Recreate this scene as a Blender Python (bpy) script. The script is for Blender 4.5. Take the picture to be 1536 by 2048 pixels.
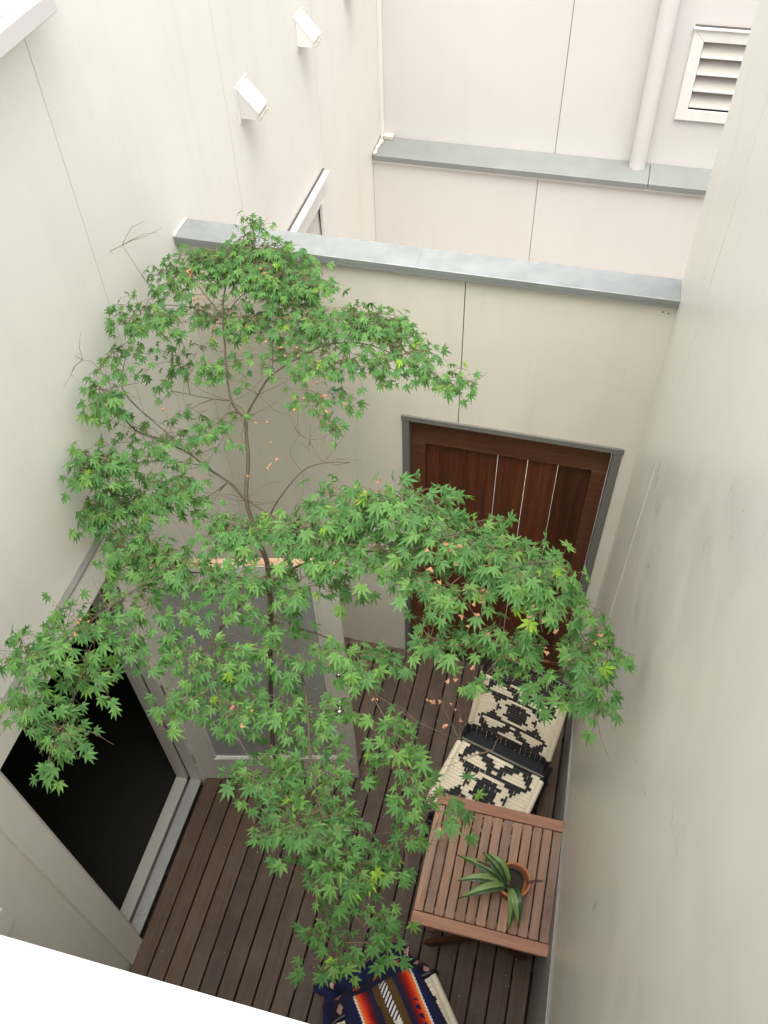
import bpy, bmesh, math, random
from mathutils import Vector, Matrix, noise
random.seed(11)
for o in list(bpy.data.objects): bpy.data.objects.remove(o)
S = bpy.context.scene
COL = S.collection
# ------------------------------------------------------------------ camera
cam_d = bpy.data.cameras.new('camera'); cam = bpy.data.objects.new('camera', cam_d); COL.objects.link(cam)
cam_d.sensor_fit = 'VERTICAL'; cam_d.sensor_height = 36.0; cam_d.lens = 31.29
cam_d.clip_start = 0.05; cam_d.clip_end = 200
cam.matrix_world = Matrix(((0.96882166, -0.17303981, 0.17731842, 1.6529466),
                           (0.24641001, 0.74754602, -0.61681201, -2.85761149),
                           (-0.02582065, 0.64127387, 0.76687751, 4.87780525), (0, 0, 0, 1)))
S.camera = cam
S.render.resolution_x = 768; S.render.resolution_y = 1024
# ------------------------------------------------------------------ sky, sun, exposure
SUN_EL, SUN_AZ = math.radians(74), math.radians(12)     # azimuth the light comes from, measured from -Y towards +X
W_ = bpy.data.worlds.new('World'); S.world = W_; W_.use_nodes = True
wn = W_.node_tree; wn.nodes.clear()
sky = wn.nodes.new('ShaderNodeTexSky'); sky.sky_type = 'NISHITA'; sky.sun_disc = False
sky.sun_elevation = SUN_EL; sky.sun_rotation = math.radians(168); sky.air_density = 1.0; sky.dust_density = 4.0; sky.ozone_density = 1.0
hs = wn.nodes.new('ShaderNodeHueSaturation'); hs.inputs['Saturation'].default_value = 0.22
bg = wn.nodes.new('ShaderNodeBackground'); bg.inputs['Strength'].default_value = 0.15
wo = wn.nodes.new('ShaderNodeOutputWorld')
wn.links.new(sky.outputs[0], hs.inputs['Color']); wn.links.new(hs.outputs[0], bg.inputs[0]); wn.links.new(bg.outputs[0], wo.inputs[0])
sd = bpy.data.lights.new('sun', 'SUN'); sd.energy = 1.25; sd.angle = math.radians(45); sd.color = (1, 0.96, 0.9)
sun = bpy.data.objects.new('sun', sd); COL.objects.link(sun)
dirv = Vector((math.sin(SUN_AZ) * math.cos(SUN_EL), -math.cos(SUN_AZ) * math.cos(SUN_EL), math.sin(SUN_EL)))
sun.rotation_euler = dirv.to_track_quat('Z', 'Y').to_euler(); sun.location = (0, 0, 12)
S.view_settings.view_transform = 'Standard'; S.view_settings.look = 'None'
S.view_settings.gamma = 1; S.view_settings.use_curve_mapping = False
S.view_settings.exposure = 1.43
S.cycles.max_bounces = 14; S.cycles.diffuse_bounces = 9; S.cycles.transparent_max_bounces = 8

# ------------------------------------------------------------------ materials
def node_mat(name):
    m = bpy.data.materials.new(name); m.use_nodes = True; nt = m.node_tree
    return m, nt, nt.nodes['Principled BSDF']
def N(nt, t, **kw):
    n = nt.nodes.new(t)
    for k, v in kw.items(): setattr(n, k, v)
    return n
def mixc(nt, fac, a, b, mode='MIX'):
    n = N(nt, 'ShaderNodeMix', data_type='RGBA', blend_type=mode)
    for i, v in ((0, fac), (6, a), (7, b)):
        if hasattr(v, 'type') or hasattr(v, 'links'): nt.links.new(v, n.inputs[i])
        else: n.inputs[i].default_value = v if i == 0 else (*v, 1)
    return n.outputs[2]
def noise_out(nt, scale, detail=4, rough=.6, vec=None, dist=0):
    n = N(nt, 'ShaderNodeTexNoise'); n.inputs['Scale'].default_value = scale
    n.inputs['Detail'].default_value = detail; n.inputs['Roughness'].default_value = rough; n.inputs['Distortion'].default_value = dist
    if vec is not None: nt.links.new(vec, n.inputs['Vector'])
    return n.outputs[0]
def ramp(nt, src, stops):
    r = N(nt, 'ShaderNodeValToRGB'); el = r.color_ramp.elements
    while len(el) < len(stops): el.new(0.5)
    for e, (p, c) in zip(el, stops):
        e.position = p; e.color = (c, c, c, 1) if not isinstance(c, tuple) else (*c, 1)
    nt.links.new(src, r.inputs[0]); return r.outputs[0]
def bump(nt, b, h, strength, dist=0.002):
    n = N(nt, 'ShaderNodeBump'); n.inputs['Strength'].default_value = strength; n.inputs['Distance'].default_value = dist
    nt.links.new(h, n.inputs['Height']); nt.links.new(n.outputs[0], b.inputs['Normal'])
def objvec(nt, scale=(1, 1, 1), rnd=False):
    tc = N(nt, 'ShaderNodeTexCoord'); mp = N(nt, 'ShaderNodeMapping'); mp.inputs['Scale'].default_value = scale
    nt.links.new(tc.outputs['Object'], mp.inputs[0])
    if rnd:
        oi = N(nt, 'ShaderNodeObjectInfo'); mu = N(nt, 'ShaderNodeMath', operation='MULTIPLY'); mu.inputs[1].default_value = 37.0
        nt.links.new(oi.outputs['Random'], mu.inputs[0])
        cb = N(nt, 'ShaderNodeCombineXYZ')
        for i in range(3): nt.links.new(mu.outputs[0], cb.inputs[i])
        nt.links.new(cb.outputs[0], mp.inputs[1])
    return mp.outputs[0]
def paint(name, col, dirt, rough=.55, amount=.35, streak=.25, bumpy=.12, speck=.5):
    """brushed masonry/cladding paint: blotches, rain streaks, specks of grime, faint roller texture"""
    m, nt, b = node_mat(name)
    v = objvec(nt); vs = objvec(nt, (9, 9, .55))
    blot = ramp(nt, noise_out(nt, 1.7, 6, .62, v, .6), [(.42, 0.0), (.72, 1.0)])
    stk = ramp(nt, noise_out(nt, 1.0, 5, .6, vs), [(.5, 0.0), (.8, 1.0)])
    spk = ramp(nt, noise_out(nt, 55, 3, .7, v), [(.74, 0.0), (.80, 1.0)])
    spm = ramp(nt, noise_out(nt, 3.1, 2, .5, v), [(.52, 0.0), (.7, speck)])
    c = mixc(nt, blot, col, tuple(col[i] * (1 - amount * .35) + dirt[i] * amount * .35 for i in range(3)))
    ms = N(nt, 'ShaderNodeMath', operation='MULTIPLY'); nt.links.new(stk, ms.inputs[0]); ms.inputs[1].default_value = streak
    c = mixc(nt, ms.outputs[0], c, dirt)
    mk = N(nt, 'ShaderNodeMath', operation='MULTIPLY'); nt.links.new(spk, mk.inputs[0]); nt.links.new(spm, mk.inputs[1])
    if speck > 0: c = mixc(nt, mk.outputs[0], c, tuple(x * .45 for x in dirt))
    nt.links.new(c, b.inputs['Base Color'])
    nt.links.new(ramp(nt, noise_out(nt, 4, 4, .6, v), [(.3, rough - .08), (.7, rough + .1)]), b.inputs['Roughness'])
    bump(nt, b, noise_out(nt, 170, 3, .6, v), bumpy, .001)
    return m
def flat(name, col, rough=.5, metal=0, var=.12, scale=20, bs=.1):
    m, nt, b = node_mat(name); v = objvec(nt)
    n = noise_out(nt, scale, 4, .6, v)
    c = mixc(nt, n, tuple(x * (1 - var) for x in col), tuple(min(1, x * (1 + var)) for x in col))
    nt.links.new(c, b.inputs['Base Color']); b.inputs['Roughness'].default_value = rough; b.inputs['Metallic'].default_value = metal
    bump(nt, b, noise_out(nt, scale * 6, 3, .6, v), bs, .001)
    return m
def wood(name, dark, light, rough=.55, axis=1, wear=None, wearamt=.4, rnd=.35, fine=260):
    m, nt, b = node_mat(name)
    sc = [1, 1, 1]; sc[axis] = .04
    v = objvec(nt, tuple(s * 1 for s in sc), True)
    g = noise_out(nt, 42, 5, .65, v, .4); f = noise_out(nt, fine, 2, .5, v)
    c = mixc(nt, ramp(nt, g, [(.3, 0.0), (.7, 1.0)]), dark, light)
    c = mixc(nt, ramp(nt, f, [(.45, 0.0), (.75, .35)]), c, tuple(x * .45 for x in dark))
    oi = N(nt, 'ShaderNodeObjectInfo'); mr = N(nt, 'ShaderNodeMapRange'); mr.inputs[3].default_value = 1 - rnd; mr.inputs[4].default_value = 1 + rnd
    nt.links.new(oi.outputs['Random'], mr.inputs[0])
    hsv = N(nt, 'ShaderNodeHueSaturation'); nt.links.new(c, hsv.inputs['Color']); nt.links.new(mr.outputs[0], hsv.inputs['Value']); c = hsv.outputs[0]
    if wear:
        w = ramp(nt, noise_out(nt, 5, 6, .7, objvec(nt, (1, 1, 1), True)), [(.42, 0.0), (.75, wearamt)])
        c = mixc(nt, w, c, wear)
        sp = ramp(nt, noise_out(nt, 48, 2, .6, objvec(nt)), [(.76, 0.0), (.80, .55)])
        c = mixc(nt, sp, c, tuple(min(1, x * 2.2) for x in wear))
    nt.links.new(c, b.inputs['Base Color']); b.inputs['Roughness'].default_value = rough
    bump(nt, b, g, .35, .0015)
    return m

CREAM = (.72, .69, .615); DIRT = (.40, .385, .34)
M = {}
M['court_paint'] = paint('cream wall paint', (.71, .68, .585), DIRT, .6, .5, .18)
M['left_paint'] = paint('warm white wall paint', (.82, .793, .735), (.50, .48, .43), .6, .35, .12)
M['right_paint'] = paint('satin cream paint', (.79, .77, .695), (.64, .535, .48), .34, .5, .10, .04, 0)
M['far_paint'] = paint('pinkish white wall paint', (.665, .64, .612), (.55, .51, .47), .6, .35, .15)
M['white_trim'] = paint('white trim paint', (.80, .78, .74), (.5, .47, .42), .45, .4, .2)
M['grey_door'] = paint('door paint', (.74, .71, .65), (.38, .36, .32), .42, .3, .1)
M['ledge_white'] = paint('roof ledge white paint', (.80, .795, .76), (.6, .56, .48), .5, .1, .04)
M['joint'] = flat('dark joint', (.10, .095, .085), .8)
M['zinc'] = flat('weathered zinc', (.275, .29, .285), .42, .2, .32, 11, .35)
M['zinc_dark'] = flat('painted ledge flashing', (.225, .24, .225), .55, .1, .16, 7, .2)
M['foot_grey'] = flat('grey foot panel', (.33, .33, .30), .6, 0, .25, 6, .3)
M['alu'] = flat('aluminium sill', (.50, .51, .51), .38, .45, .14, 8, .1)
M['alu_painted'] = flat('painted sill', (.50, .49, .45), .5, 0, .1, 8, .1)
M['frame_grey'] = flat('grey gate frame', (.165, .165, .145), .6, .1, .12, 14)
M['deck'] = wood('dark stained decking', (.060, .033, .019), (.112, .066, .040), .6, 1, (.14, .104, .078), .6, .3)
M['gate_wood'] = wood('stained gate timber', (.045, .012, .0045), (.125, .038, .013), .45, 2, None, 0, .4)
M['gate_rail'] = wood('stained gate rail', (.075, .025, .010), (.155, .060, .025), .5, 0, None, 0, .15)
M['table_slat'] = wood('table timber', (.205, .105, .060), (.39, .22, .14), .55, 1, (.30, .215, .175), .85, .3)
M['table_rail'] = wood('table rail timber', (.30, .128, .075), (.46, .225, .14), .55, 0, (.33, .20, .15), .5, .1)
M['raw_wood'] = wood('raw door edge', (.40, .25, .15), (.55, .38, .25), .7, 0)
M['black'] = flat('black enamel tube', (.012, .012, .013), .35, 0, .2, 30)
M['black_cord'] = flat('black cord', (.012, .013, .016), .7, 0, .4, 60, .5)
M['cream_cord'] = flat('cream cord', (.76, .68, .52), .85, 0, .16, 90, .6)
M['chrome'] = flat('satin nickel', (.55, .53, .47), .18, 1, .05)
M['terracotta'] = flat('terracotta', (.46, .17, .075), .75, 0, .22, 26, .3)
M['soil'] = flat('potting soil', (.035, .028, .022), .95, 0, .6, 120, 1)
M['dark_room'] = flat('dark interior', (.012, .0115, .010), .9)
M['bark'] = flat('maple bark', (.075, .058, .038), .8, 0, .45, 60, .6)
M['twig'] = flat('reddish twig', (.13, .085, .050), .75, 0, .35, 60, .4)
M['concrete'] = flat('pale concrete', (.48, .46, .42), .8, 0, .15, 5, .3)
M['steel'] = flat('bolt steel', (.45, .42, .38), .35, .9)
M['dried'] = flat('dried leaf', (.33, .17, .085), .8, 0, .6, 30, .4)
M['brown_tip'] = flat('withered leaf tip', (.085, .035, .018), .7, 0, .3, 70, .4)
M['sealant'] = flat('peeling sealant', (.62, .57, .50), .7, 0, .35, 40, .8)

def glass_mat():
    m, nt, b = node_mat('obscured door glass')
    v = objvec(nt)
    c = mixc(nt, noise_out(nt, 2.5, 3, .5, v), (.37, .38, .38), (.45, .46, .46))
    nt.links.new(c, b.inputs['Base Color']); b.inputs['Roughness'].default_value = .26
    b.inputs['Transmission Weight'].default_value = .0; b.inputs['IOR'].default_value = 1.5
    bump(nt, b, noise_out(nt, 26, 2, .4, v), .15, .001)
    return m
M['glass'] = glass_mat()

def leaf_mat():
    m, nt, b = node_mat('maple leaf')
    at = N(nt, 'ShaderNodeAttribute', attribute_name='tone')
    sep = N(nt, 'ShaderNodeSeparateColor'); nt.links.new(at.outputs['Color'], sep.inputs[0])
    r = N(nt, 'ShaderNodeValToRGB'); nt.links.new(sep.outputs[0], r.inputs[0])
    el = r.color_ramp.elements
    el[0].position = 0; el[0].color = (.058, .145, .044, 1); el[1].position = 1; el[1].color = (.28, .46, .05, 1)
    for p, c in ((.35, (.092, .215, .066)), (.7, (.148, .305, .085)), (.88, (.19, .33, .07))):
        e = el.new(p); e.color = (*c, 1)
    c = r.outputs[0]
    v = objvec(nt); c = mixc(nt, ramp(nt, noise_out(nt, 90, 3, .6, v), [(.35, 0.0), (.75, .5)]), c, (.05, .13, .035))
    c = mixc(nt, sep.outputs[1], c, (.30, .17, .10))
    nt.links.new(c, b.inputs['Base Color']); b.inputs['Roughness'].default_value = .6
    b.inputs['Specular IOR Level'].default_value = .25
    tr = N(nt, 'ShaderNodeBsdfTranslucent'); hue = mixc(nt, 1.0, c, (1.5, 1.6, .8), 'MULTIPLY'); nt.links.new(hue, tr.inputs[0])
    mx = N(nt, 'ShaderNodeMixShader'); mx.inputs[0].default_value = .36
    nt.links.new(b.outputs[0], mx.inputs[1]); nt.links.new(tr.outputs[0], mx.inputs[2])
    nt.links.new(mx.outputs[0], nt.nodes['Material Output'].inputs[0])
    return m
M['leaf'] = leaf_mat()

def strap_mat():
    m, nt, b = node_mat('variegated strap leaf')
    uv = N(nt, 'ShaderNodeUVMap'); sp = N(nt, 'ShaderNodeSeparateXYZ'); nt.links.new(uv.outputs[0], sp.inputs[0])
    v = objvec(nt)
    ad = N(nt, 'ShaderNodeMath', operation='MULTIPLY_ADD'); nt.links.new(noise_out(nt, 60, 3, .6, v), ad.inputs[0]); ad.inputs[1].default_value = .35
    nt.links.new(sp.outputs[0], ad.inputs[2])
    r = N(nt, 'ShaderNodeValToRGB'); nt.links.new(ad.outputs[0], r.inputs[0]); el = r.color_ramp.elements
    el[0].position = .0; el[0].color = (.10, .19, .055, 1); el[1].position = 1; el[1].color = (.16, .26, .08, 1)
    for p, c in ((.40, (.018, .055, .022)), (.58, (.03, .085, .028)), (.66, (.25, .34, .11)), (.80, (.17, .26, .08))):
        e = el.new(p); e.color = (*c, 1)
    tip = ramp(nt, sp.outputs[1], [(.90, 0.0), (.98, 1.0)])
    c = mixc(nt, tip, r.outputs[0], (.08, .035, .02))
    nt.links.new(c, b.inputs['Base Color']); b.inputs['Roughness'].default_value = .42
    return m
M['strap'] = strap_mat()

def blanket_mat():
    m, nt, b = node_mat('woven striped blanket')
    uv = N(nt, 'ShaderNodeUVMap'); sp = N(nt, 'ShaderNodeSeparateXYZ'); nt.links.new(uv.outputs[0], sp.inputs[0])
    def mth(op, a, bb=None, cc=None):
        n = N(nt, 'ShaderNodeMath', operation=op)
        for i, x in enumerate((a, bb, cc)):
            if x is None: continue
            if isinstance(x, (int, float)): n.inputs[i].default_value = x
            else: nt.links.new(x, n.inputs[i])
        return n.outputs[0]
    U, V = sp.outputs[0], sp.outputs[1]
    # stepped edge: quantise the position along the weave so bands end in little steps
    jag = mth('MULTIPLY', mth('SUBTRACT', mth('FRACT', mth('MULTIPLY', V, 70.0)), .5), .0055)
    a = mth('ADD', mth('ABSOLUTE', mth('SUBTRACT', U, .02)), jag)
    r = N(nt, 'ShaderNodeValToRGB'); r.color_ramp.interpolation = 'CONSTANT'
    nt.links.new(mth('MULTIPLY', a, 4.0), r.inputs[0]); el = r.color_ramp.elements
    navy = (.008, .009, .055); st = [(0, (.10, .055, .012)), (.20, (.012, .012, .05)), (.27, (.035, .008, .03)), (.31, (.12, .006, .012)), (.36, (.30, .008, .010)),
          (.41, (.62, .018, .012)), (.455, (.85, .08, .012)), (.50, (.88, .20, .03)), (.54, (.80, .74, .66)), (.575, navy)]
    while len(el) < len(st): el.new(.5)
    for e, (p, c) in zip(el, st): e.position = p; e.color = (*c, 1)
    c = r.outputs[0]
    # centre bar: white with navy teeth, turning to a dark chequer towards the near end
    ctr = mth('LESS_THAN', a, .017)
    ck = mth('GREATER_THAN', mth('SINE', mth('ADD', mth('MULTIPLY', V, 300.0), mth('MULTIPLY', U, 260.0))), .1)
    tooth = mth('MULTIPLY', ck, mth('LESS_THAN', V, .10))
    bar = mixc(nt, tooth, (.80, .76, .70), (.010, .012, .07))
    c = mixc(nt, ctr, c, bar)
    tri = mth('LESS_THAN', mth('FRACT', mth('MULTIPLY', V, 26.0)), mth('MULTIPLY', mth('SUBTRACT', U, .10), 20.0))
    tz = mth('MULTIPLY', mth('MULTIPLY', mth('GREATER_THAN', U, .115), mth('LESS_THAN', U, .137)), mth('MULTIPLY', tri, mth('GREATER_THAN', V, .05)))
    c = mixc(nt, tz, c, (.012, .012, .06))
    ch = N(nt, 'ShaderNodeTexChecker'); ch.inputs['Scale'].default_value = 70; nt.links.new(uv.outputs[0], ch.inputs[0])
    ch.inputs[1].default_value = (.02, .017, .02, 1); ch.inputs[2].default_value = (.075, .055, .035, 1)
    c = mixc(nt, mth('MULTIPLY', mth('LESS_THAN', a, .055), mth('GREATER_THAN', V, .135)), c, ch.outputs[0])
    dm = mth('MULTIPLY', mth('LESS_THAN', mth('ADD', mth('ABSOLUTE', mth('SUBTRACT', U, .02)), mth('ABSOLUTE', mth('SUBTRACT', mth('FRACT', mth('MULTIPLY', V, 32.0)), .5))), .36), mth('MULTIPLY', mth('LESS_THAN', a, .012), mth('GREATER_THAN', V, .135)))
    c = mixc(nt, dm, c, (.78, .74, .70))
    # navy end border with small red and white triangles
    bord = mth('LESS_THAN', V, -.075)
    mot = mth('MULTIPLY', mth('LESS_THAN', mth('ABSOLUTE', mth('SUBTRACT', V, -.15)), .018), mth('LESS_THAN', mth('FRACT', mth('MULTIPLY', U, 9.0)), .32))
    bc = mixc(nt, mot, navy, (.55, .07, .04))
    c = mixc(nt, bord, c, bc)
    out = mth('GREATER_THAN', a, .150)
    m2 = mth('MULTIPLY', out, mth('LESS_THAN', mth('ADD', mth('ABSOLUTE', mth('SUBTRACT', mth('FRACT', mth('MULTIPLY', V, 10.0)), .5)), mth('ABSOLUTE', mth('MULTIPLY', mth('SUBTRACT', a, .215), 16.0))), .30))
    c = mixc(nt, m2, c, (.72, .42, .34))
    nt.links.new(c, b.inputs['Base Color']); b.inputs['Roughness'].default_value = .95
    bump(nt, b, noise_out(nt, 420, 2, .5, objvec(nt)), .5, .001)
    return m
M['blanket'] = blanket_mat()

# ------------------------------------------------------------------ mesh helpers
def box(bm, x0, x1, y0, y1, z0, z1, bev=0):
    b2 = bmesh.new(); vs = [b2.verts.new((x, y, z)) for x in (x0, x1) for y in (y0, y1) for z in (z0, z1)]
    for f in ((0, 1, 3, 2), (4, 6, 7, 5), (0, 4, 5, 1), (2, 3, 7, 6), (0, 2, 6, 4), (1, 5, 7, 3)): b2.faces.new([vs[i] for i in f])
    bmesh.ops.recalc_face_normals(b2, faces=b2.faces[:])
    if bev: bmesh.ops.bevel(b2, geom=b2.edges[:], offset=bev, segments=1, affect='EDGES')
    me = bpy.data.meshes.new('tmp'); b2.to_mesh(me); b2.free(); bm.from_mesh(me); bpy.data.meshes.remove(me)
def prism(bm, pts, axis, a0, a1):
    """extrude the outline pts (2D in the plane across `axis`) from a0 to a1"""
    def mk(p, a):
        return {0: (a, p[0], p[1]), 1: (p[0], a, p[1]), 2: (p[0], p[1], a)}[axis]
    A = [bm.verts.new(mk(p, a0)) for p in pts]; B = [bm.verts.new(mk(p, a1)) for p in pts]
    fs = [bm.faces.new(A), bm.faces.new(B[::-1])]
    for i in range(len(pts)):
        j = (i + 1) % len(pts); fs.append(bm.faces.new((A[i], B[i], B[j], A[j])))
    bmesh.ops.recalc_face_normals(bm, faces=fs)
def tube(bm, pts, rad, seg=8, cap=True):
    P = [Vector(p) for p in pts]; rr = rad if isinstance(rad, (list, tuple)) else [rad] * len(P)
    rings = []; up = None
    for i, p in enumerate(P):
        t = (P[min(i + 1, len(P) - 1)] - P[max(i - 1, 0)]).normalized()
        if up is None: up = t.orthogonal().normalized()
        u = (up - t * up.dot(t)); u = u.normalized() if u.length > 1e-6 else t.orthogonal().normalized(); up = u; w = t.cross(u)
        rings.append([bm.verts.new(p + (u * math.cos(a) + w * math.sin(a)) * rr[i]) for a in [2 * math.pi * k / seg for k in range(seg)]])
    for i in range(len(rings) - 1):
        for k in range(seg):
            f = bm.faces.new((rings[i][k], rings[i][(k + 1) % seg], rings[i + 1][(k + 1) % seg], rings[i + 1][k])); f.smooth = True
    if cap:
        bm.faces.new([bm.verts.new(v.co) for v in rings[0][::-1]]); bm.faces.new([bm.verts.new(v.co) for v in rings[-1]])
def lathe(bm, prof, seg=40, c=(0, 0)):
    R = [[bm.verts.new((c[0] + r * math.cos(2 * math.pi * k / seg), c[1] + r * math.sin(2 * math.pi * k / seg), z)) for k in range(seg)] for r, z in prof]
    for i in range(len(R) - 1):
        for k in range(seg):
            f = bm.faces.new((R[i][k], R[i][(k + 1) % seg], R[i + 1][(k + 1) % seg], R[i + 1][k])); f.smooth = True
def smooth_path(pts, n=6):
    out = []; P = [Vector(p) for p in pts]
    for i in range(len(P) - 1):
        p0, p1, p2, p3 = P[max(i - 1, 0)], P[i], P[i + 1], P[min(i + 2, len(P) - 1)]
        for k in range(n):
            t = k / n; out.append(.5 * ((2 * p1) + (p2 - p0) * t + (2 * p0 - 5 * p1 + 4 * p2 - p3) * t * t + (3 * p1 - p0 - 3 * p2 + p3) * t ** 3))
    out.append(P[-1]); return out
def link(name, me, mat, parent=None, loc=None):
    o = bpy.data.objects.new(name, me); COL.objects.link(o)
    if mat is not None and not me.materials: me.materials.append(M[mat])
    if parent: o.parent = parent
    if loc: o.location = loc
    return o
def obj(name, bm, mat, parent=None, loc=None):
    me = bpy.data.meshes.new(name); bm.to_mesh(me); bm.free(); return link(name, me, mat, parent, loc)
def bobj(name, b, mat, parent=None, bev=0):
    bm = bmesh.new(); box(bm, *b, bev); return obj(name, bm, mat, parent)
def thing(name, label, cat, loc=(0, 0, 0), rz=0, group=None, kind=None):
    o = bpy.data.objects.new(name, None); COL.objects.link(o); o.location = loc; o.rotation_euler = (0, 0, rz)
    o['label'] = label; o['category'] = cat
    if group: o['group'] = group
    if kind: o['kind'] = kind
    return o
def tag(o, label=None, cat=None, group=None, kind=None):
    for k, v in (('label', label), ('category', cat), ('group', group), ('kind', kind)):
        if v: o[k] = v
    return o
W = 1.995            # right wall plane; left wall x=0; back wall y=0; deck z=0
TOP = 4.6
G = .004             # half joint between wall sheets
# ================================================================== SETTING
# deck: planks run along Y
deck = thing('deck', 'dark brown stained timber deck of narrow planks with open gaps', 'deck', kind='structure')
del deck['category']
bm = bmesh.new(); box(bm, 0, .0855, -2.74, -.002, -.024, 0, .002); me = bpy.data.meshes.new('plank'); bm.to_mesh(me); bm.free()
x = .0215
while x < W - .02:
    w = min(.0855, W - .004 - x)
    o = link('plank', me, 'deck', deck); o.location = (x, 0, random.uniform(-.0012, .0012))
    if w < .085: o.scale.x = w / .0855
    x += .0932
g = bobj('ground', (-4, 6, -6, 6, -.14, -.10), 'soil'); tag(g, kind='structure')
for yy in (-.35, -1.0, -1.65, -2.3): bobj('joist', (.0, W, yy, yy + .045, -.10, -.026), 'black', deck)
fy = bobj('far_yard_paving', (-.0, 4.2, .11, 3.2, -.10, .0), 'concrete'); tag(fy, kind='structure')

# a wall = thing > sheets (panel). sheets given as rectangles, openings left out, 12 mm deep over a dark backing
def sheet(name, axis, face, rects, mat, parent, out=1, th=.012, bev=.0012):
    bm = bmesh.new()
    for a0, a1, z0, z1 in rects:
        f0, f1 = (face - th * out, face) if out > 0 else (face, face + th)
        if axis == 0: box(bm, f0, f1, a0, a1, z0, z1, 0)
        else: box(bm, a0, a1, f0, f1, z0, z1, 0)
    return obj(name, bm, mat, parent)

# ---- left wall (x = 0, faces +x), runs past the dividing wall into the far yard
lw = thing('left_wall', 'long white clad wall on the left with a doorway near the deck and hooded vents', 'wall', (0, 0, 0))
DY0, DY1, DZ = -1.985, -1.108, 2.06            # doorway
Zs = -.1
cols = [(-3.35, -1.81), (-1.81, -.569), (-.569, .67), (.67, 1.896), (1.896, 3.22)]
WY0, WY1, WZ0, WZ1 = -1.45, -.62, 3.93, 4.9    # upper window
FY0, FY1, FZ0, FZ1 = .95, 1.80, .3, 2.04       # far-yard window
for i, (a, b) in enumerate(cols):
    a2, b2 = a + G * .5, b - G * .5
    R = []
    if i == 0: R = [(a2, DY0, Zs, TOP), (DY0, b2, DZ, TOP)]
    elif i == 1: R = [(a2, DY1, DZ, WZ0), (DY1, b2, Zs, WZ0), (a2, WY0, WZ0, TOP), (WY0, WY1, WZ1, TOP), (WY1, b2, WZ0, TOP)]
    elif i == 2: R = [(a2, b2, Zs, TOP)]
    elif i == 3: R = [(a2, FY0, Zs, TOP), (FY0, FY1, Zs, FZ0), (FY0, FY1, FZ1, TOP), (FY1, b2, Zs, TOP)]
    else: R = [(a2, b2, Zs, TOP)]
    sheet('panel', 0, 0.0, R, 'left_paint', lw)
bm = bmesh.new()
for r in [(-3.35, DY0, Zs, TOP), (DY0, DY1, DZ, TOP), (DY1, WY1, Zs, WZ0), (DY1, WY0, WZ0, TOP), (WY0, WY1, WZ1, TOP), (WY1, FY0, Zs, TOP), (FY0, FY1, Zs, FZ0), (FY0, FY1, FZ1, TOP), (FY1, 3.3, Zs, TOP)]:
    if r[0] < r[1]: box(bm, -.15, -.0125, *r)
obj('wall_core', bm, 'joint', lw)
# ---- dividing wall (y = 0..0.10)
bw = thing('dividing_wall', 'cream clad dividing wall behind the tree with a metal coping and a gate opening', 'wall', (0, 0, 0))
G1, G2, GH = .936, 1.931, 2.05
HT = 2.836
for i, (a, b) in enumerate([(0.002, 1.194), (1.198, W)]):
    R = [(a, G1, Zs, HT), (G1, b, GH, HT)] if i == 0 else [(a, G2, GH, HT), (G2, b, Zs, HT)]
    sheet('panel', 1, 0.0, R, 'court_paint', bw, out=-1)
bm = bmesh.new()
for r in [(0.0, G1, Zs, HT), (G1, G2, GH, HT), (G2, W, Zs, HT)]: box(bm, r[0], r[1], .0125, .088, r[2], r[3])
obj('wall_core', bm, 'joint', bw)
for a, b in [(0.002, 1.194), (1.198, W)]:
    R = [(a, G1, Zs, HT), (G1, b, GH, HT)] if a < .5 else [(a, G2, GH, HT), (G2, b, Zs, HT)]
    sheet('panel', 1, .0885, R, 'far_paint', bw, out=-1)
bm = bmesh.new(); box(bm, .001, W - .004, -.024, .112, 2.838, 2.861, .002); box(bm, .001, W - .004, -.024, -.020, 2.826, 2.8385)
cp = obj('coping', bm, 'zinc', bw)
cp.data.materials.append(M['zinc_dark'])
for p in cp.data.polygons:
    if p.normal.y < -.8: p.material_index = 1
bobj('coping_seam', (1.0, 1.004, -.026, .113, 2.839, 2.8625), 'zinc', bw)
bm = bmesh.new(); tube(bm, [(.004, -.02, 2.863), (.004, .04, 2.864), (.004, .11, 2.863)], .0035, 5); obj('sealant_bead', bm, 'white_trim', bw)
for x_, z_ in ((1.943, 2.786), (1.964, 2.783)):
    bobj('screw_hole', (x_ - .003, x_ + .003, -.0008, .004, z_ - .003, z_ + .003), 'joint', bw)

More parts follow.
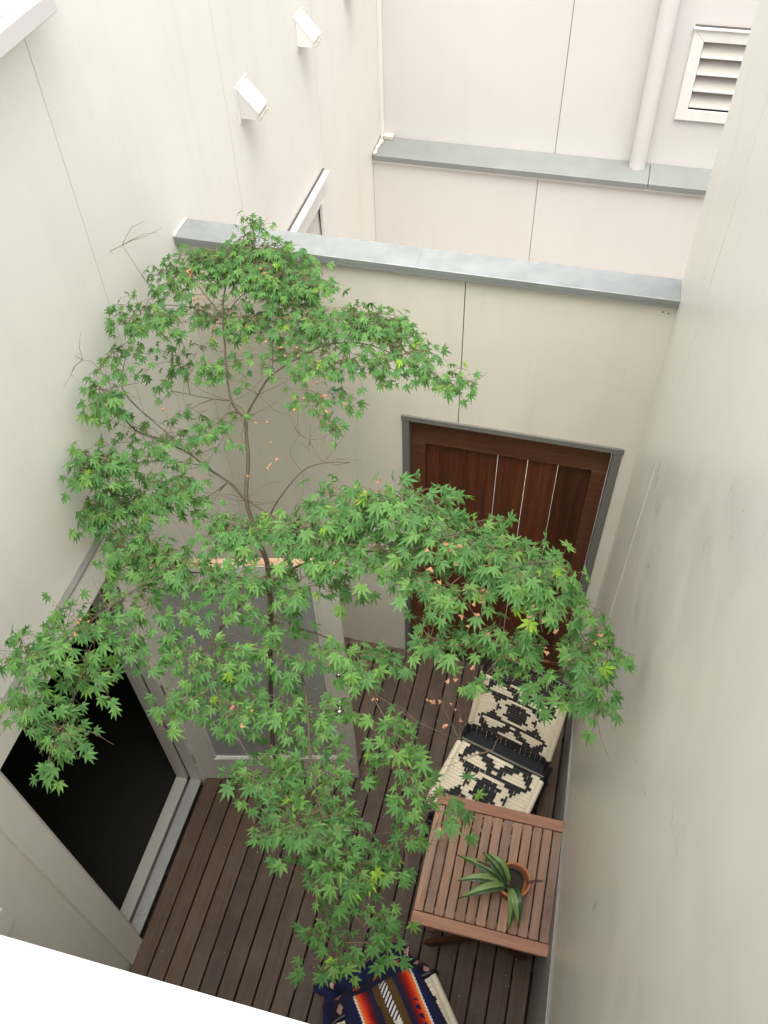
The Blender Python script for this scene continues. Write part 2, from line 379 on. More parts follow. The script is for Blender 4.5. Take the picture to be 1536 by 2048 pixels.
# ---- right wall block (x = W.., faces -x); its end stands over the dividing wall
rw = thing('right_wall', 'tall smooth satin cream wall on the right rising beside the slatted table', 'wall', (0, 0, 0))
def bowed(name, y0, y1, z0, z1, bow0, bow1, parent):
    bm = bmesh.new(); ny, nz = 18, 24; g_ = []
    for i in range(ny + 1):
        row = []
        for k in range(nz + 1):
            y = y0 + (y1 - y0) * i / ny; z = z0 + (z1 - z0) * k / nz; t = i / ny
            d = bow0 * (1 - t) ** 2 + bow1 * t ** 2 + .0025 * noise.noise(Vector((y * .9, z * .5, 3)))
            row.append(bm.verts.new((W - .0045 - d, y, z)))
        g_.append(row)
    for i in range(ny):
        for k in range(nz):
            f = bm.faces.new((g_[i][k], g_[i][k + 1], g_[i + 1][k + 1], g_[i + 1][k])); f.smooth = True
    back = [bm.verts.new((W + .02, y, z)) for y, z in ((y0, z0), (y0, z1), (y1, z1), (y1, z0))]
    front = g_; g_ = [[bm.verts.new(v.co) if (i in (0, ny) or k in (0, nz)) else None for k, v in enumerate(r)] for i, r in enumerate(front)]
    bm.faces.new(back)
    bm.faces.new(g_[0][:] + [back[1], back[0]]); bm.faces.new(g_[-1][:] + [back[2], back[3]])
    bm.faces.new([r[0] for r in g_] + [back[3], back[0]]); bm.faces.new([r[-1] for r in g_] + [back[2], back[1]])
    bmesh.ops.recalc_face_normals(bm, faces=bm.faces[:])
    return obj(name, bm, 'right_paint', parent)
bowed('panel', -.5935, .098, Zs, TOP, .002, .0, rw)
bowed('panel', -1.8690, -.5945, Zs, TOP, .0, .0, rw)
bowed('panel', -3.35, -1.8700, Zs, TOP, .0, .0, rw)
bobj('wall_core', (W + .021, W + 1.6, -3.35, .094, Zs, TOP), 'joint', rw)
bobj('corner_trim', (W + .0005, W + .02, .0985, .106, 2.862, TOP), 'frame_grey', rw)
# grey panel low on the right wall, top rising towards the camera, strip along it
bm = bmesh.new(); prism(bm, [(-2.74, -.03), (-.02, -.03), (-.02, .26), (-.41, .42), (-1.10, .68), (-2.74, 1.28)], 0, W - .011, W + .004)
us = obj('foot_panel', bm, 'foot_grey', rw)
bm = bmesh.new(); tube(bm, [(W - .011, -.42, .428), (W - .012, -.8, .567), (W - .011, -1.1, .683), (W - .012, -1.9, .975), (W - .011, -2.7, 1.268)], .0032, 5); obj('edge_strip', bm, 'alu', rw)
# small marks on the wall
for y_, z_ in ((-1.2, 1.9), (-1.75, 2.6), (-2.2, 2.9), (-2.0, 3.5), (-1.45, 1.35)):
    bm = bmesh.new(); box(bm, W - .003, W + .001, y_ - .003, y_ + .003, z_ - .005, z_ + .005); obj('wall_mark', bm, 'joint', rw)

# ---- far building (y about 2.97 lower, 3.22 upper)
fw = thing('far_wall', 'pinkish white clad wall across the far yard with a grey ledge', 'wall', (0, 0, 0))
for a, b in ((.002, 1.190), (1.194, 2.394), (2.398, 4.2)): sheet('panel', 1, 2.97, [(a, b, Zs, 1.60)], 'far_paint', fw, out=-1)
bobj('wall_core', (0, 4.2, 2.9825, 3.2, Zs, 1.60), 'joint', fw)
LX0, LX1, LZ0, LZ1 = 2.092, 2.56, 2.045, 2.467
for a, b in ((.002, 1.267), (1.271, 4.2)):
    R = [(a, b, 1.60, TOP)] if a < 1 else [(a, LX0, 1.60, TOP), (LX0, LX1, 1.60, LZ0), (LX0, LX1, LZ1, TOP), (LX1, b, 1.60, TOP)]
    sheet('panel', 1, 3.22, R, 'far_paint', fw, out=-1)
bm = bmesh.new()
for r in [(0, LX0, 1.6, TOP), (LX0, LX1, 1.6, LZ0), (LX0, LX1, LZ1, TOP), (LX1, 4.2, 1.6, TOP)]: box(bm, r[0], r[1], 3.2325, 3.4, r[2], r[3])
obj('wall_core', bm, 'joint', fw)
bobj('ledge', (.006, 1.93, 2.94, 3.218, 1.603, 1.645), 'zinc_dark', fw, .002)
bobj('ledge', (1.934, 4.2, 2.94, 3.218, 1.603, 1.645), 'zinc_dark', fw, .002)
bobj('drip_trim', (.006, 4.2, 2.946, 2.969, 1.592, 1.602), 'white_trim', fw)
bm = bmesh.new()
for k in range(9):
    y = 2.95 + k * .03; box(bm, .0075 + random.uniform(0, .006), .03 + random.uniform(-.008, .012), y, y + .034, 1.6455, 1.656 + random.uniform(0, .012), .002)
box(bm, .03, .10, 3.17, 3.217, 1.6455, 1.675, .004)
obj('peeling_sealant', bm, 'sealant', fw)
bm = bmesh.new(); box(bm, .0, .03, 3.19, 3.2195, 1.66, TOP, .004); obj('corner_bead', bm, 'white_trim', fw)
fr = bobj('far_yard_side_wall', (4.2, 4.4, -3, 3.4, -.1, TOP), 'far_paint'); tag(fr, 'pinkish white wall closing the far yard on the right', 'wall')

# near side: white ledge under the camera with the wall below it
nl = thing('near_wall', 'bright white roof ledge in the foreground with its wall below', 'wall', (0, 0, 0))
bobj('wall_face', (0.002, W - .002, -2.95, -2.80, Zs, 4.02), 'left_paint', nl)
bm = bmesh.new(); box(bm, 0.002, W - .002, -3.35, -2.743, 4.045, 4.10, .004); obj('ledge_top', bm, 'ledge_white', nl)
bobj('drip_trim', (.002, 1.37, -2.742, -2.739, 4.048, 4.070), 'ledge_white', nl, .0015)
bobj('soffit', (.002, W - .002, -3.35, -2.76, 4.02, 4.044), 'left_paint', nl)

for x_, y_, s in ((1.30, -2.80, .006), (1.42, -2.83, .003), (1.36, -2.79, .0025), (1.33, -2.95, .005)):
    bm = bmesh.new(); lathe(bm, [(.0003, .0006), (s * .7, .0006), (s, 0)], 9); o = obj('lichen_spot', bm, 'sealant', nl, (x_, y_, 4.1002)); o.scale = (1, .7, 1)
# room behind the doorway, its unlit darkness put into near-black surfaces
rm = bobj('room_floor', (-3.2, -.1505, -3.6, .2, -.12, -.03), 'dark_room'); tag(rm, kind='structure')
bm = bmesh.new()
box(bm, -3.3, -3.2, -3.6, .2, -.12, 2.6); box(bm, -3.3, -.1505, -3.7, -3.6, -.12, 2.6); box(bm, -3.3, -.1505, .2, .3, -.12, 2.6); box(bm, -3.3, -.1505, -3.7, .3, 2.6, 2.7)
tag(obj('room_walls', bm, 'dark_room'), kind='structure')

# ================================================================== DOORWAY AND DOOR
dw = thing('door_frame', 'cream door frame in the left wall around the dark open doorway', 'door frame', (0, DY0, 0))
def dbox(n, b, mat, bev=0):
    return bobj(n, (b[0], b[1], b[2] - DY0, b[3] - DY0, b[4], b[5]), mat, dw, bev)
dbox('architrave', (.0005, .022, DY0 - .122, DY0 - .001, -.02, DZ + .165), 'left_paint', .002)
dbox('architrave', (.0005, .022, DY1 + .001, DY1 + .085, -.02, DZ + .165), 'left_paint', .002)
dbox('head_board', (.0005, .022, DY0, DY1, DZ, DZ + .165), 'left_paint', .002)
dbox('head_flashing', (.0005, .026, DY0 - .125, DY1 + .09, DZ + .167, DZ + .173), 'frame_grey')
dbox('jamb', (-.149, -.0005, DY0 - .001, DY0 + .018, 0.002, DZ - .02), 'grey_door')
dbox('jamb', (-.149, -.085, DY1 - .02, DY1 + .0005, 0.002, DZ - .02), 'grey_door')
dbox('jamb', (-.066, -.0005, DY1 - .012, DY1 + .0005, 0.002, DZ - .02), 'grey_door')
dbox('jamb_gap_shade', (-.0845, -.0665, DY1 - .004, DY1 + .0005, 0.002, DZ - .02), 'joint')  # dark strip painting the shade of the gap between the two jambs
dbox('head_jamb', (-.149, -.0005, DY0 - .001, DY1 + .0005, DZ - .019, DZ - .0005), 'grey_door')
dbox('sill_plate', (-.150, -.083, DY0 + .019, DY1 - .021, -.012, .004), 'alu_painted', .001)
dbox('sill_plate', (-.066, -.002, DY0 + .019, DY1 - .005, -.012, .001), 'alu', .001)
dbox('sill_track', (-.0825, -.0665, DY0 + .019, DY1 - .021, -.03, -.016), 'joint')
bm = bmesh.new()
for k in range(9): 
    a, y_ = -.03 + random.uniform(-.02, .02), DY0 + random.uniform(.05, .28); box(bm, a, a + .004, y_ - DY0, y_ + .004 - DY0, .0012, .003)
obj('grit', bm, 'joint', dw)

door = thing('glazed_door', 'open pale grey door with one big obscured glass pane behind the maple', 'door', (0.004, -1.106, 0), math.radians(13.73))
DWD, DH, T = .898, 2.045, .04
def door_box(n, b, mat, bev=.0015): return bobj(n, b, mat, door, bev)
door_box('stile', (.002, .108, 0, T, .012, DH), 'grey_door'); door_box('stile', (.802, DWD, 0, T, .012, DH), 'grey_door')
door_box('bottom_rail', (.1085, .8015, 0, T, .012, .262), 'grey_door'); door_box('top_rail', (.1085, .8015, 0, T, 1.905, DH), 'grey_door')
bm = bmesh.new(); box(bm, .1225, .7875, .014, .020, .276, 1.891); obj('glass_pane', bm, 'glass', door)
for b in ((.1085, .1225, .004, .03, .262, 1.905), (.7875, .8015, .004, .03, .262, 1.905)): door_box('glazing_bead', b, 'white_trim', .003)
for b in ((.1226, .7874, .004, .03, .2625, .276), (.1226, .7874, .004, .03, 1.891, 1.9045)): door_box('glazing_bead', b, 'white_trim', .003)
bobj('raw_top_edge', (.004, DWD - .002, .002, T - .002, DH + .0003, DH + .004), 'raw_wood', door)
kb = bmesh.new()
for pr in ([(0, 0), (.026, 0), (.026, .004), (.020, .008), (.011, .009), (.0105, .026), (.019, .033), (.0265, .044), (.0255, .056), (.016, .064), (0, .066)],):
    lathe(kb, [(max(r, .0005), z) for r, z in pr], 28)
k = obj('door_knob', kb, 'chrome', door); k.rotation_euler = (math.radians(90), 0, 0); k.location = (.845, -.0005, .90)
kb = bmesh.new(); lathe(kb, [(.0005, .007), (.012, .007), (.015, .004), (.015, 0)], 24)
k = obj('lock_cylinder', kb, 'chrome', door); k.rotation_euler = (math.radians(90), 0, 0); k.location = (.858, -.0005, 1.18)
for z in (.22, 1.0, 1.82): bobj('hinge', (-.006, .004, -.006, .006, z, z + .1), 'steel', door)

# ================================================================== GATE
gt = thing('timber_gate', 'red brown timber gate of upright boards in the dividing wall', 'gate', (G1, 0, 0))
def gb(n, b, mat, bev=.0015): return bobj(n, (b[0] - G1, b[1] - G1, *b[2:]), mat, gt, bev)
gb('gate_frame', (G1, G1 + .032, -.006, .088, 0, 2.018), 'frame_grey'); gb('gate_frame', (1.893, G2, -.006, .088, 0, 2.018), 'frame_grey')
gb('gate_frame', (G1 - .004, G2 + .004, -.008, .088, 2.0185, 2.049), 'frame_grey')
E1, E2 = G1 + .037, 1.888
gb('rail', (E1, E2, .030, .052, 1.852, 1.995), 'gate_rail'); gb('rail', (E1, E2, .030, .052, .965, 1.075), 'gate_rail'); gb('rail', (E1, E2, .030, .052, .03, .13), 'gate_rail')
for a, b in ((E1, E1 + .067), (E2 - .07, E2)):
    gb('stile', (a, b, .031, .052, 1.077, 1.850), 'gate_rail'); gb('stile', (a, b, .031, .052, .132, .963), 'gate_rail')
xs = [E1 + .001, 1.106, 1.246, 1.385, 1.526, 1.667, E2 - .001]; gaps = [.0006, .0014, .0026, .0022, .0012, 0]
for i in range(6):
    gb('board', (xs[i], xs[i + 1] - gaps[i], .0535, .071, .02, 1.99), 'gate_wood', .0012)
bm = bmesh.new()
for i in range(13):
    for z in ((1.88, 1.96) if i % 2 else (1.92,)):
        bx = E1 + .03 + i * .068 - G1; tube(bm, [(bx, .0315, z), (bx, .0285, z)], .0026, 7)
obj('nail_head', bm, 'joint', gt)['kind'] = 'stuff'
bm = bmesh.new(); tube(bm, [(1.835 - G1, .024, .955), (1.905 - G1, .024, .951)], .005, 8); tube(bm, [(1.862 - G1, .022, .953), (1.862 - G1, .004, .935)], .004, 8); obj('slide_bolt', bm, 'steel', gt)
bm = bmesh.new(); lathe(bm, [(.0005, .004), (.007, .005), (.012, .003), (.013, 0)], 20); o = obj('keyhole_plate', bm, 'steel', gt); o.rotation_euler = (math.radians(90), 0, 0); o.location = (1.80 - G1, .0305, .80)

# ================================================================== LEFT WALL FITTINGS
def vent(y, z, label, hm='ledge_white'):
    v = thing('wall_vent', label, 'vent', (0, y, z), group='hooded vents in a row on the left wall')
    bobj('back_plate', (.0006, .005, 0, .145, 0, .165), 'white_trim', v, .001)
    bm = bmesh.new(); x1 = .085
    # hood: two side cheeks, sloping roof and a short front lip, open underneath
    for y_ in (.014, .128):
        prism(bm, [(.0055, .150), (.0055, .022), (x1 - .006, .022), (x1 + .006, .052)], 1, y_, y_ + .003)
    ro = [(.0055, .1505), (.0055, .1535), (x1 + .0085, .0545), (x1 + .0065, .0515)]
    prism(bm, ro, 1, .012, .133)
    prism(bm, [(x1 - .005, .0215), (x1 - .002, .0215), (x1 + .010, .052), (x1 + .007, .052)], 1, .0172, .1278)
    obj('hood', bm, hm, v)
    bm = bmesh.new()
    for k in range(8): a = .02 + k * .013; box(bm, x1 - .004, x1 + .010 + random.uniform(0, .006), a, a + .009, .014 + random.uniform(0, .006), .030, .001)
    obj('paint_flakes', bm, 'sealant', v)
    return v
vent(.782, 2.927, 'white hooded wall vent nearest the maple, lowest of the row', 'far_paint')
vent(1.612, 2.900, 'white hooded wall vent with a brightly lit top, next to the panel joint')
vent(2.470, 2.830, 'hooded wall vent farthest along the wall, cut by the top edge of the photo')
# upper window: projecting sill, casing and sash
uw = thing('upper_window', 'white window sill and frame at the top left corner of the photo', 'window', (0, -1.0, 3.93))
bm = bmesh.new(); box(bm, .0005, .078, -.60, .515, -.045, .012, .004); obj('sill', bm, 'far_paint', uw)
bobj('sill_batten', (.0005, .022, -.60, .60, -.03, .0115), 'white_trim', uw, .002)
bobj('casing', (.0005, .036, .30, .39, .0125, 1.08), 'white_trim', uw, .002)
bobj('casing', (.0005, .036, -.53, -.44, .0125, 1.08), 'white_trim', uw, .002)
bobj('head_casing', (.0005, .036, -.4395, .2995, .97, 1.08), 'white_trim', uw, .002)
bobj('sash', (-.06, -.03, -.449, .379, .0, .07), 'white_trim', uw); bobj('sash', (-.06, -.03, -.449, -.39, .0705, .97), 'white_trim', uw); bobj('sash', (-.06, -.03, .32, .379, .0705, .97), 'white_trim', uw)
bobj('pane', (-.05, -.044, -.389, .319, .0715, .97), 'glass', uw)
# far-yard window in the left wall
fwn = thing('far_window', 'white framed window half hidden behind the metal coping', 'window', (0, 1.38, .3))
y0, y1 = FY0 - 1.38, FY1 - 1.38; zt = FZ1 - .3
bobj('casing', (.0006, .020, y1 - .055, y1 + .058, -.06, zt - .07), 'white_trim', fwn, .002); bobj('casing', (.0006, .020, y0 - .09, y0, -.06, zt - .07), 'white_trim', fwn, .002)
bobj('head_casing', (.0006, .020, y0 - .09, y1 + .058, zt - .0695, zt + .055), 'white_trim', fwn, .002)
bobj('head_cap', (.0006, .045, y0 - .11, y1 + .062, zt + .0555, zt + .082), 'ledge_white', fwn, .003)
bobj('head_flashing', (.0006, .012, y0 - .11, y1 + .066, zt + .0825, zt + .088), 'joint', fwn)
bobj('pane', (-.0115, -.0095, y0 + .001, y1 - .001, .001, zt - .001), 'far_paint', fwn)
bobj('catch', (-.0090, .004, y1 - .05, y1 - .035, zt - .20, zt - .14), 'black', fwn)
# white bracket on the left wall by the ledge
bk = thing('wall_bracket', 'small white block fixed to the left wall just above the foreground ledge', 'bracket', (0, -2.335, 1.56))
bobj('block', (.001, .03, -.03, .035, -.07, .05), 'white_trim', bk, .004); bobj('cap', (.0305, .036, -.034, .039, -.075, .055), 'white_trim', bk, .002)

# far wall: downpipe and louvred window
dp = thing('downpipe', 'fat pinkish white round downpipe standing on the grey ledge', 'downpipe', (1.842, 3.150, 1.646))
bm = bmesh.new(); tube(bm, [(0, 0, 0), (0, 0, 2.95)], .054, 28); obj('pipe', bm, 'far_paint', dp)
bm = bmesh.new(); tube(bm, [(0, 0, 1.2), (0, 0, 1.225)], .0565, 28); box(bm, -.07, .07, .058, .069, 1.2, 1.225); obj('strap', bm, 'far_paint', dp)
lv = thing('louvre_window', 'white framed louvre window at the top right of the photo', 'window', (2.05, 3.22, 2.0))
X0, X1, Z0, Z1 = LX0 - 2.05, LX1 - 2.05, LZ0 - 2.0, LZ1 - 2.0
def mitre(pts, n): 
    bm = bmesh.new(); prism(bm, pts, 1, -.018, -.0006); bmesh.ops.bevel(bm, geom=bm.edges[:], offset=.0015, segments=1, affect='EDGES'); return obj(n, bm, 'white_trim', lv)
cw = .072; e = .0006
mitre([(X0 - cw, Z0 - cw), (X0 - e, Z0 - e), (X0 - e, Z1 + e), (X0 - cw, Z1 + cw)], 'casing')
mitre([(X1 + cw, Z0 - cw), (X1 + cw, Z1 + cw), (X1 + e, Z1 + e), (X1 + e, Z0 - e)], 'casing')
mitre([(X0 - cw, Z0 - cw - e), (X1 + cw, Z0 - cw - e), (X1, Z0 - 2 * e), (X0, Z0 - 2 * e)], 'casing')
mitre([(X0 - cw, Z1 + cw + e), (X0, Z1 + 2 * e), (X1, Z1 + 2 * e), (X1 + cw, Z1 + cw + e)], 'casing')
bobj('head_drip', (X0 - cw - .005, X1 + cw + .005, -.030, -.0006, Z1 + cw + .0015, Z1 + cw + .012), 'white_trim', lv, .001)
bobj('head_shadow_joint', (X0 - cw, X1 + cw, -.012, -.0006, Z1 + cw + .0125, Z1 + cw + .022), 'joint', lv)
M['blade'] = flat('louvre blade', (.50, .47, .42), .4, 0, .08, 8)
for i in range(4):
    z = Z0 + .02 + i * .104
    bm = bmesh.new(); prism(bm, [(-.012, z), (-.004, z - .003), (.052, z + .108), (.046, z + .112)], 0, X0 + .002, X1 - .002)
    obj('louvre_blade', bm, 'blade', lv)
    bobj('blade_nose', (X0 + .002, X1 - .002, -.0165, -.0125, z - .006, z + .007), 'white_trim', lv, .001)
bobj('bottom_track', (X0, X1, -.010, .02, Z0, Z0 + .012), 'black', lv)
bobj('back_box', (X0, X1, .07, .075, Z0, Z1), 'joint', lv)

# ================================================================== TABLE AND POT
tb = thing('slatted_table', 'small square reddish timber table with a slatted top against the right wall', 'table', (1.684, -1.46, 0))
TZ = .72; hx, hy = .301, .302
for s in (-1, 1): bobj('end_rail', (-hx, hx, s * hy - (.052 if s > 0 else 0), s * hy + (0 if s > 0 else .052), TZ - .024, TZ), 'table_rail', tb, .002)
bm = bmesh.new(); box(bm, 0, .0405, -.246, .246, TZ - .022, TZ - .001, .0018); me = bpy.data.meshes.new('slat'); bm.to_mesh(me); bm.free()
for i in range(13):
    o = link('slat', me, 'table_slat', tb); o.location = (-hx + .0015 + i * .0464, random.uniform(-.001, .001), random.uniform(-.001, .0008))
for s in (-1, 1):
    bobj('apron', (-.25, .25, s * .22 - .011, s * .22 + .011, TZ - .075, TZ - .026), 'table_rail', tb, .001)
    bm = bmesh.new()
    for sx in (-1, 1):
        # crossed folding legs
        a = Vector((sx * .26, s * .17, TZ - .06)); b = Vector((-sx * .24, s * .17 - (.024 * sx), .01))
        d = (b - a); wv = Vector((0, .011, 0)); nv = d.cross(wv).normalized() * .02
        b2 = bmesh.new(); q = [a + wv + nv, a + wv - nv, a - wv - nv, a - wv + nv]; q2 = [v + d for v in q]
        A = [bm.verts.new(v) for v in q]; B = [bm.verts.new(v) for v in q2]; fs = [bm.faces.new(A), bm.faces.new(B[::-1])]
        for i in range(4): fs.append(bm.faces.new((A[i], B[i], B[(i + 1) % 4], A[(i + 1) % 4])))
        bmesh.ops.recalc_face_normals(bm, faces=fs); b2.free()
        obj('leg', bm, 'gate_rail', tb); bm = bmesh.new()
    bm.free()
bobj('stretcher', (-.25, -.215, -.17, .17, .12, .14), 'gate_rail', tb, .001)

pt = thing('potted_plant', 'terracotta pot with a sparse variegated strap leaved plant on the slatted table', 'plant', (1.790, -1.520, TZ))
bm = bmesh.new(); lathe(bm, [(.001, .0005), (.052, .0005), (.056, .012), (.0585, .012), (.0665, .098), (.073, .100), (.0755, .104), (.0765, .128), (.0755, .132), (.068, .133), (.0665, .128), (.063, .075), (.060, .06), (.001, .06)], 48)
obj('pot', bm, 'terracotta', pt)
bm = bmesh.new(); lathe(bm, [(.0445, .066), (.0475, .122), (.0495, .124), (.0495, .127), (.0455, .127), (.044, .105)], 36, (-.004, .002)); obj('nursery_pot', bm, 'black', pt)
bm = bmesh.new(); lathe(bm, [(.0444, .108), (.03, .111), (.012, .109), (.0005, .112)], 24, (-.004, .002))
for v in bm.verts: v.co.z += random.uniform(-.003, .003)
obj('soil', bm, 'soil', pt)
def strap(base, mid, tip, w, mat, name='leaf'):
    bm = bmesh.new(); uvl = bm.loops.layers.uv.new('UVMap'); n = 16; B_, M_, T_ = Vector(base), Vector(mid), Vector(tip); rows = []
    for i in range(n + 1):
        t = i / n; p = B_ * (1 - t) ** 2 + M_ * 2 * t * (1 - t) + T_ * t * t
        d = ((M_ - B_) * (1 - t) + (T_ - M_) * t).normalized(); s = d.cross(Vector((0, 0, 1)))
        s = s.normalized() if s.length > .05 else Vector((0, 1, 0)); up = s.cross(d)
        ww = 1.22 * w * (.55 + 1.0 * math.sin(math.pi * min(1, t * .8 + .1)) ** .8) * (1 - t ** 3.2) * .62 + .0007
        wob = .08 * math.sin(t * 9 + tip[0] * 40)
        rows.append([(bm.verts.new(p + s * (k * ww * .5) + up * ((abs(k) ** 1.6) * .16 * ww + wob * ww * .3 * k)), ((k + 1) / 2, t)) for k in (-1, -.45, 0, .45, 1)])
    for i in range(n):
        for k in range(4):
            q = (rows[i][k], rows[i][k + 1], rows[i + 1][k + 1], rows[i + 1][k]); f = bm.faces.new([a[0] for a in q]); f.smooth = True
            for lp, a in zip(f.loops, q): lp[uvl].uv = a[1]
    o = obj(name, bm, mat, pt); so = o.modifiers.new('thickness', 'SOLIDIFY'); so.thickness = .0025; return o
c0 = (-.02, -.015, .112)
strap(c0, (-.09, .02, .235), (-.152, .074, .165), .042, 'strap'); strap(c0, (-.05, .03, .26), (-.135, .060, .20), .030, 'strap')
strap(c0, (-.13, .01, .21), (-.262, .048, .125), .034, 'strap'); strap((-.028, -.02, .112), (-.14, -.03, .20), (-.238, -.070, .150), .036, 'strap')
strap((-.026, -.028, .112), (-.10, -.075, .22), (-.222, -.138, .135), .038, 'strap'); strap((-.005, -.03, .112), (.03, -.085, .22), (.052, -.175, .075), .046, 'strap')
strap((-.01, -.03, .112), (.02, -.08, .18), (.012, -.195, .030), .034, 'strap')
strap((-.07, .02, .15), (-.13, .01, .20), (-.222, .05, .135), .009, 'brown_tip', 'withered_leaf'); strap((.06, .0, .135), (.09, .012, .15), (.128, .028, .125), .010, 'brown_tip', 'withered_leaf')
bm = bmesh.new(); tube(bm, [(-.015, -.02, .105), (-.02, -.018, .125)], [.013, .007], 8); obj('stem', bm, 'bark', pt)

# ================================================================== ROPE CHAIRS
def weave(parent, p00, p10, p01, p11, rows, pat, sag, nameb='black_webbing', namec='cream_webbing', side=True):
    """rows of cord across the frame from left edge p00-p01 to right edge p10-p11; pat(r, u) -> cream?"""
    p00, p10, p01, p11 = map(Vector, (p00, p10, p01, p11)); bb, bc = bmesh.new(), bmesh.new(); NU = 30
    nrm = (p10 - p00).cross(p01 - p00).normalized()
    if nrm.z < 0: nrm = -nrm
    def pos(u, v, lift=0):
        p = (p00 * (1 - u) + p10 * u) * (1 - v) + (p01 * (1 - u) + p11 * u) * v
        return p + nrm * (lift - sag * math.sin(math.pi * u) * (1 if sag else 0))
    def strip(bm, u0, u1, v0, v1, h):
        n = max(1, int((u1 - u0) * 10)); pr = None; L = h
        for i in range(n + 1):
            u = u0 + (u1 - u0) * i / n
            q = [bm.verts.new(pos(u, v0, L - .002)), bm.verts.new(pos(u, v0 * .72 + v1 * .28, L + .0012)), bm.verts.new(pos(u, v0 * .28 + v1 * .72, L + .0012)), bm.verts.new(pos(u, v1, L - .002))]
            if pr:
                for k in range(3): f = bm.faces.new((pr[k], pr[k + 1], q[k + 1], q[k])); f.smooth = True
            else: bm.faces.new(q)
            pr = q
        bm.faces.new(pr[::-1])
    for r in range(rows):
        v0, v1 = r / rows, (r + .88) / rows
        strip(bb, 0, 1, v0 + .04 / rows, v1, .0)
        j = (r % 2) * .004; u = 0
        while u < NU:
            if pat(r, (u + .5) / NU):
                s = u
                while u < NU and pat(r, (u + .5) / NU): u += 1
                strip(bc, max(0, s / NU - j), min(1, u / NU + j), v0, (r + .96) / rows, .0035)
            else: u += 1
    # warp cords, seen as pale flecks between the rows
    for k in range(1, 15):
        u = k / 15; v = .05
        while v < .9:
            if random.random() < .45: strip(bc, u - .0022, u + .0022, v, v + .045, .0026)
            v += .09
    obj(nameb, bb, 'black_cord', parent)['kind'] = 'stuff'; obj(namec, bc, 'cream_cord', parent)['kind'] = 'stuff'
PAT = ("###.......#####", "##....#......##", "##...####.....#", "##..#######....", "#..#########..#", "##.............", "####......#####", "#####...####...",
       "######.###.....", "#######.###....", "#######..##....")
def pat_panel(R):
    def f(r, u):
        k = min(r, R - 1 - r); c = int(u * 30); c = min(c, 29 - c)
        return PAT[min(k, 10)][max(0, min(14, c))] == '#'
    return f
def rope_chair(label, loc, rz, back=True):
    c = thing('rope_chair', label, 'chair', loc, rz, 'black framed rope chairs')
    hw = .236; t = .0105
    bm = bmesh.new()   # seat frame
    tube(bm, smooth_path([(-hw, .09, .345), (-hw, 0, .375), (-hw, -.36, .395), (-hw + .01, -.425, .40), (hw - .01, -.425, .40), (hw, -.36, .395), (hw, 0, .375), (hw, .09, .345)], 4), t, 8); obj('seat_frame', bm, 'black', c)
    bm = bmesh.new(); tube(bm, [(-hw, .012, .383), (hw, .012, .383)], .0065, 8); obj('cross_bar', bm, 'frame_grey', c)
    for s in (-1, 1):
        bm = bmesh.new(); tube(bm, smooth_path([(s * (hw + .014), .09, .36), (s * (hw + .014), -.08, .22), (s * (hw + .014), -.36, .012)], 5), t, 8); obj('leg', bm, 'black', c)
        bm = bmesh.new(); tube(bm, smooth_path([(s * (hw - .014), -.40, .39), (s * (hw - .014), -.12, .20), (s * (hw - .014), .16, .012)], 5), t, 8); obj('leg', bm, 'black', c)
        bm = bmesh.new(); tube(bm, [(s * hw, -.41, .402), (s * hw, -.02, .388)], .0165, 12); obj('rolled_edge', bm, 'cream_cord', c)
    bm = bmesh.new(); tube(bm, [(-.25, .155, .02), (.25, .155, .02)], t, 8); obj('floor_bar', bm, 'black', c)
    bm = bmesh.new(); tube(bm, [(-.25, -.355, .02), (.25, -.355, .02)], t, 8); obj('floor_bar', bm, 'black', c)
    hw2 = hw - .012
    weave(c, (-hw2, -.0, .386), (hw2, -.0, .386), (-hw2, -.41, .402), (hw2, -.41, .402), 21, pat_panel(21), .012)
    bm = bmesh.new(); v = [bm.verts.new(p) for p in ((-hw2, .0, .372), (hw2, .0, .372), (hw2, .10, .352), (-hw2, .10, .352))]; bm.faces.new(v); o = obj('black_strap', bm, 'black_cord', c); o.modifiers.new('t', 'SOLIDIFY').thickness = .006
    if back:
        B0, B1 = Vector((0, .095, .43)), Vector((0, .200, .80)); ax = (B1 - B0).normalized(); hb = .226
        pt_ = [(-hb, .06, .352), (-hb, *B0[1:]), (-hb + .006, *B1[1:]), (-hb + .014, *(B1 + ax * .10)[1:]), (-hb + .05, *(B1 + ax * .155)[1:]), (hb - .05, *(B1 + ax * .155)[1:]), (hb - .014, *(B1 + ax * .10)[1:]), (hb - .006, *B1[1:]), (hb, *B0[1:]), (hb, .06, .352)]
        bm = bmesh.new(); tube(bm, smooth_path(pt_, 5), t, 8); obj('back_frame', bm, 'black', c)
        for s in (-1, 1):
            bm = bmesh.new(); tube(bm, [(s * hb, *B0[1:]), (s * (hb - .004), *B1[1:])], .0165, 12); obj('rolled_edge', bm, 'cream_cord', c)
        h2 = hb - .014
        weave(c, (-h2, *B1[1:]), (h2, *B1[1:]), (-h2, *B0[1:]), (h2, *B0[1:]), 21, pat_panel(21), .010)
        T0 = B1 + ax * .145
        weave(c, (-h2 + .02, *T0[1:]), (h2 - .02, *T0[1:]), (-h2, *B1[1:]), (h2, *B1[1:]), 8, lambda r, u: False, .006, 'black_webbing', 'cream_fleck')
        weave(c, (-h2, *B0[1:]), (h2, *B0[1:]), (-h2, .09, .352), (h2, .09, .352), 5, lambda r, u: False, .0, 'black_webbing', 'cream_fleck')
    return c
rope_chair('black folding chair with cream zigzag rope weaving behind the slatted table', (1.644, -.763, 0), math.radians(-14.7))
rope_chair('black folding chair with cream rope sides under the striped blanket', (1.585, -2.345, 0), math.radians(218.5))

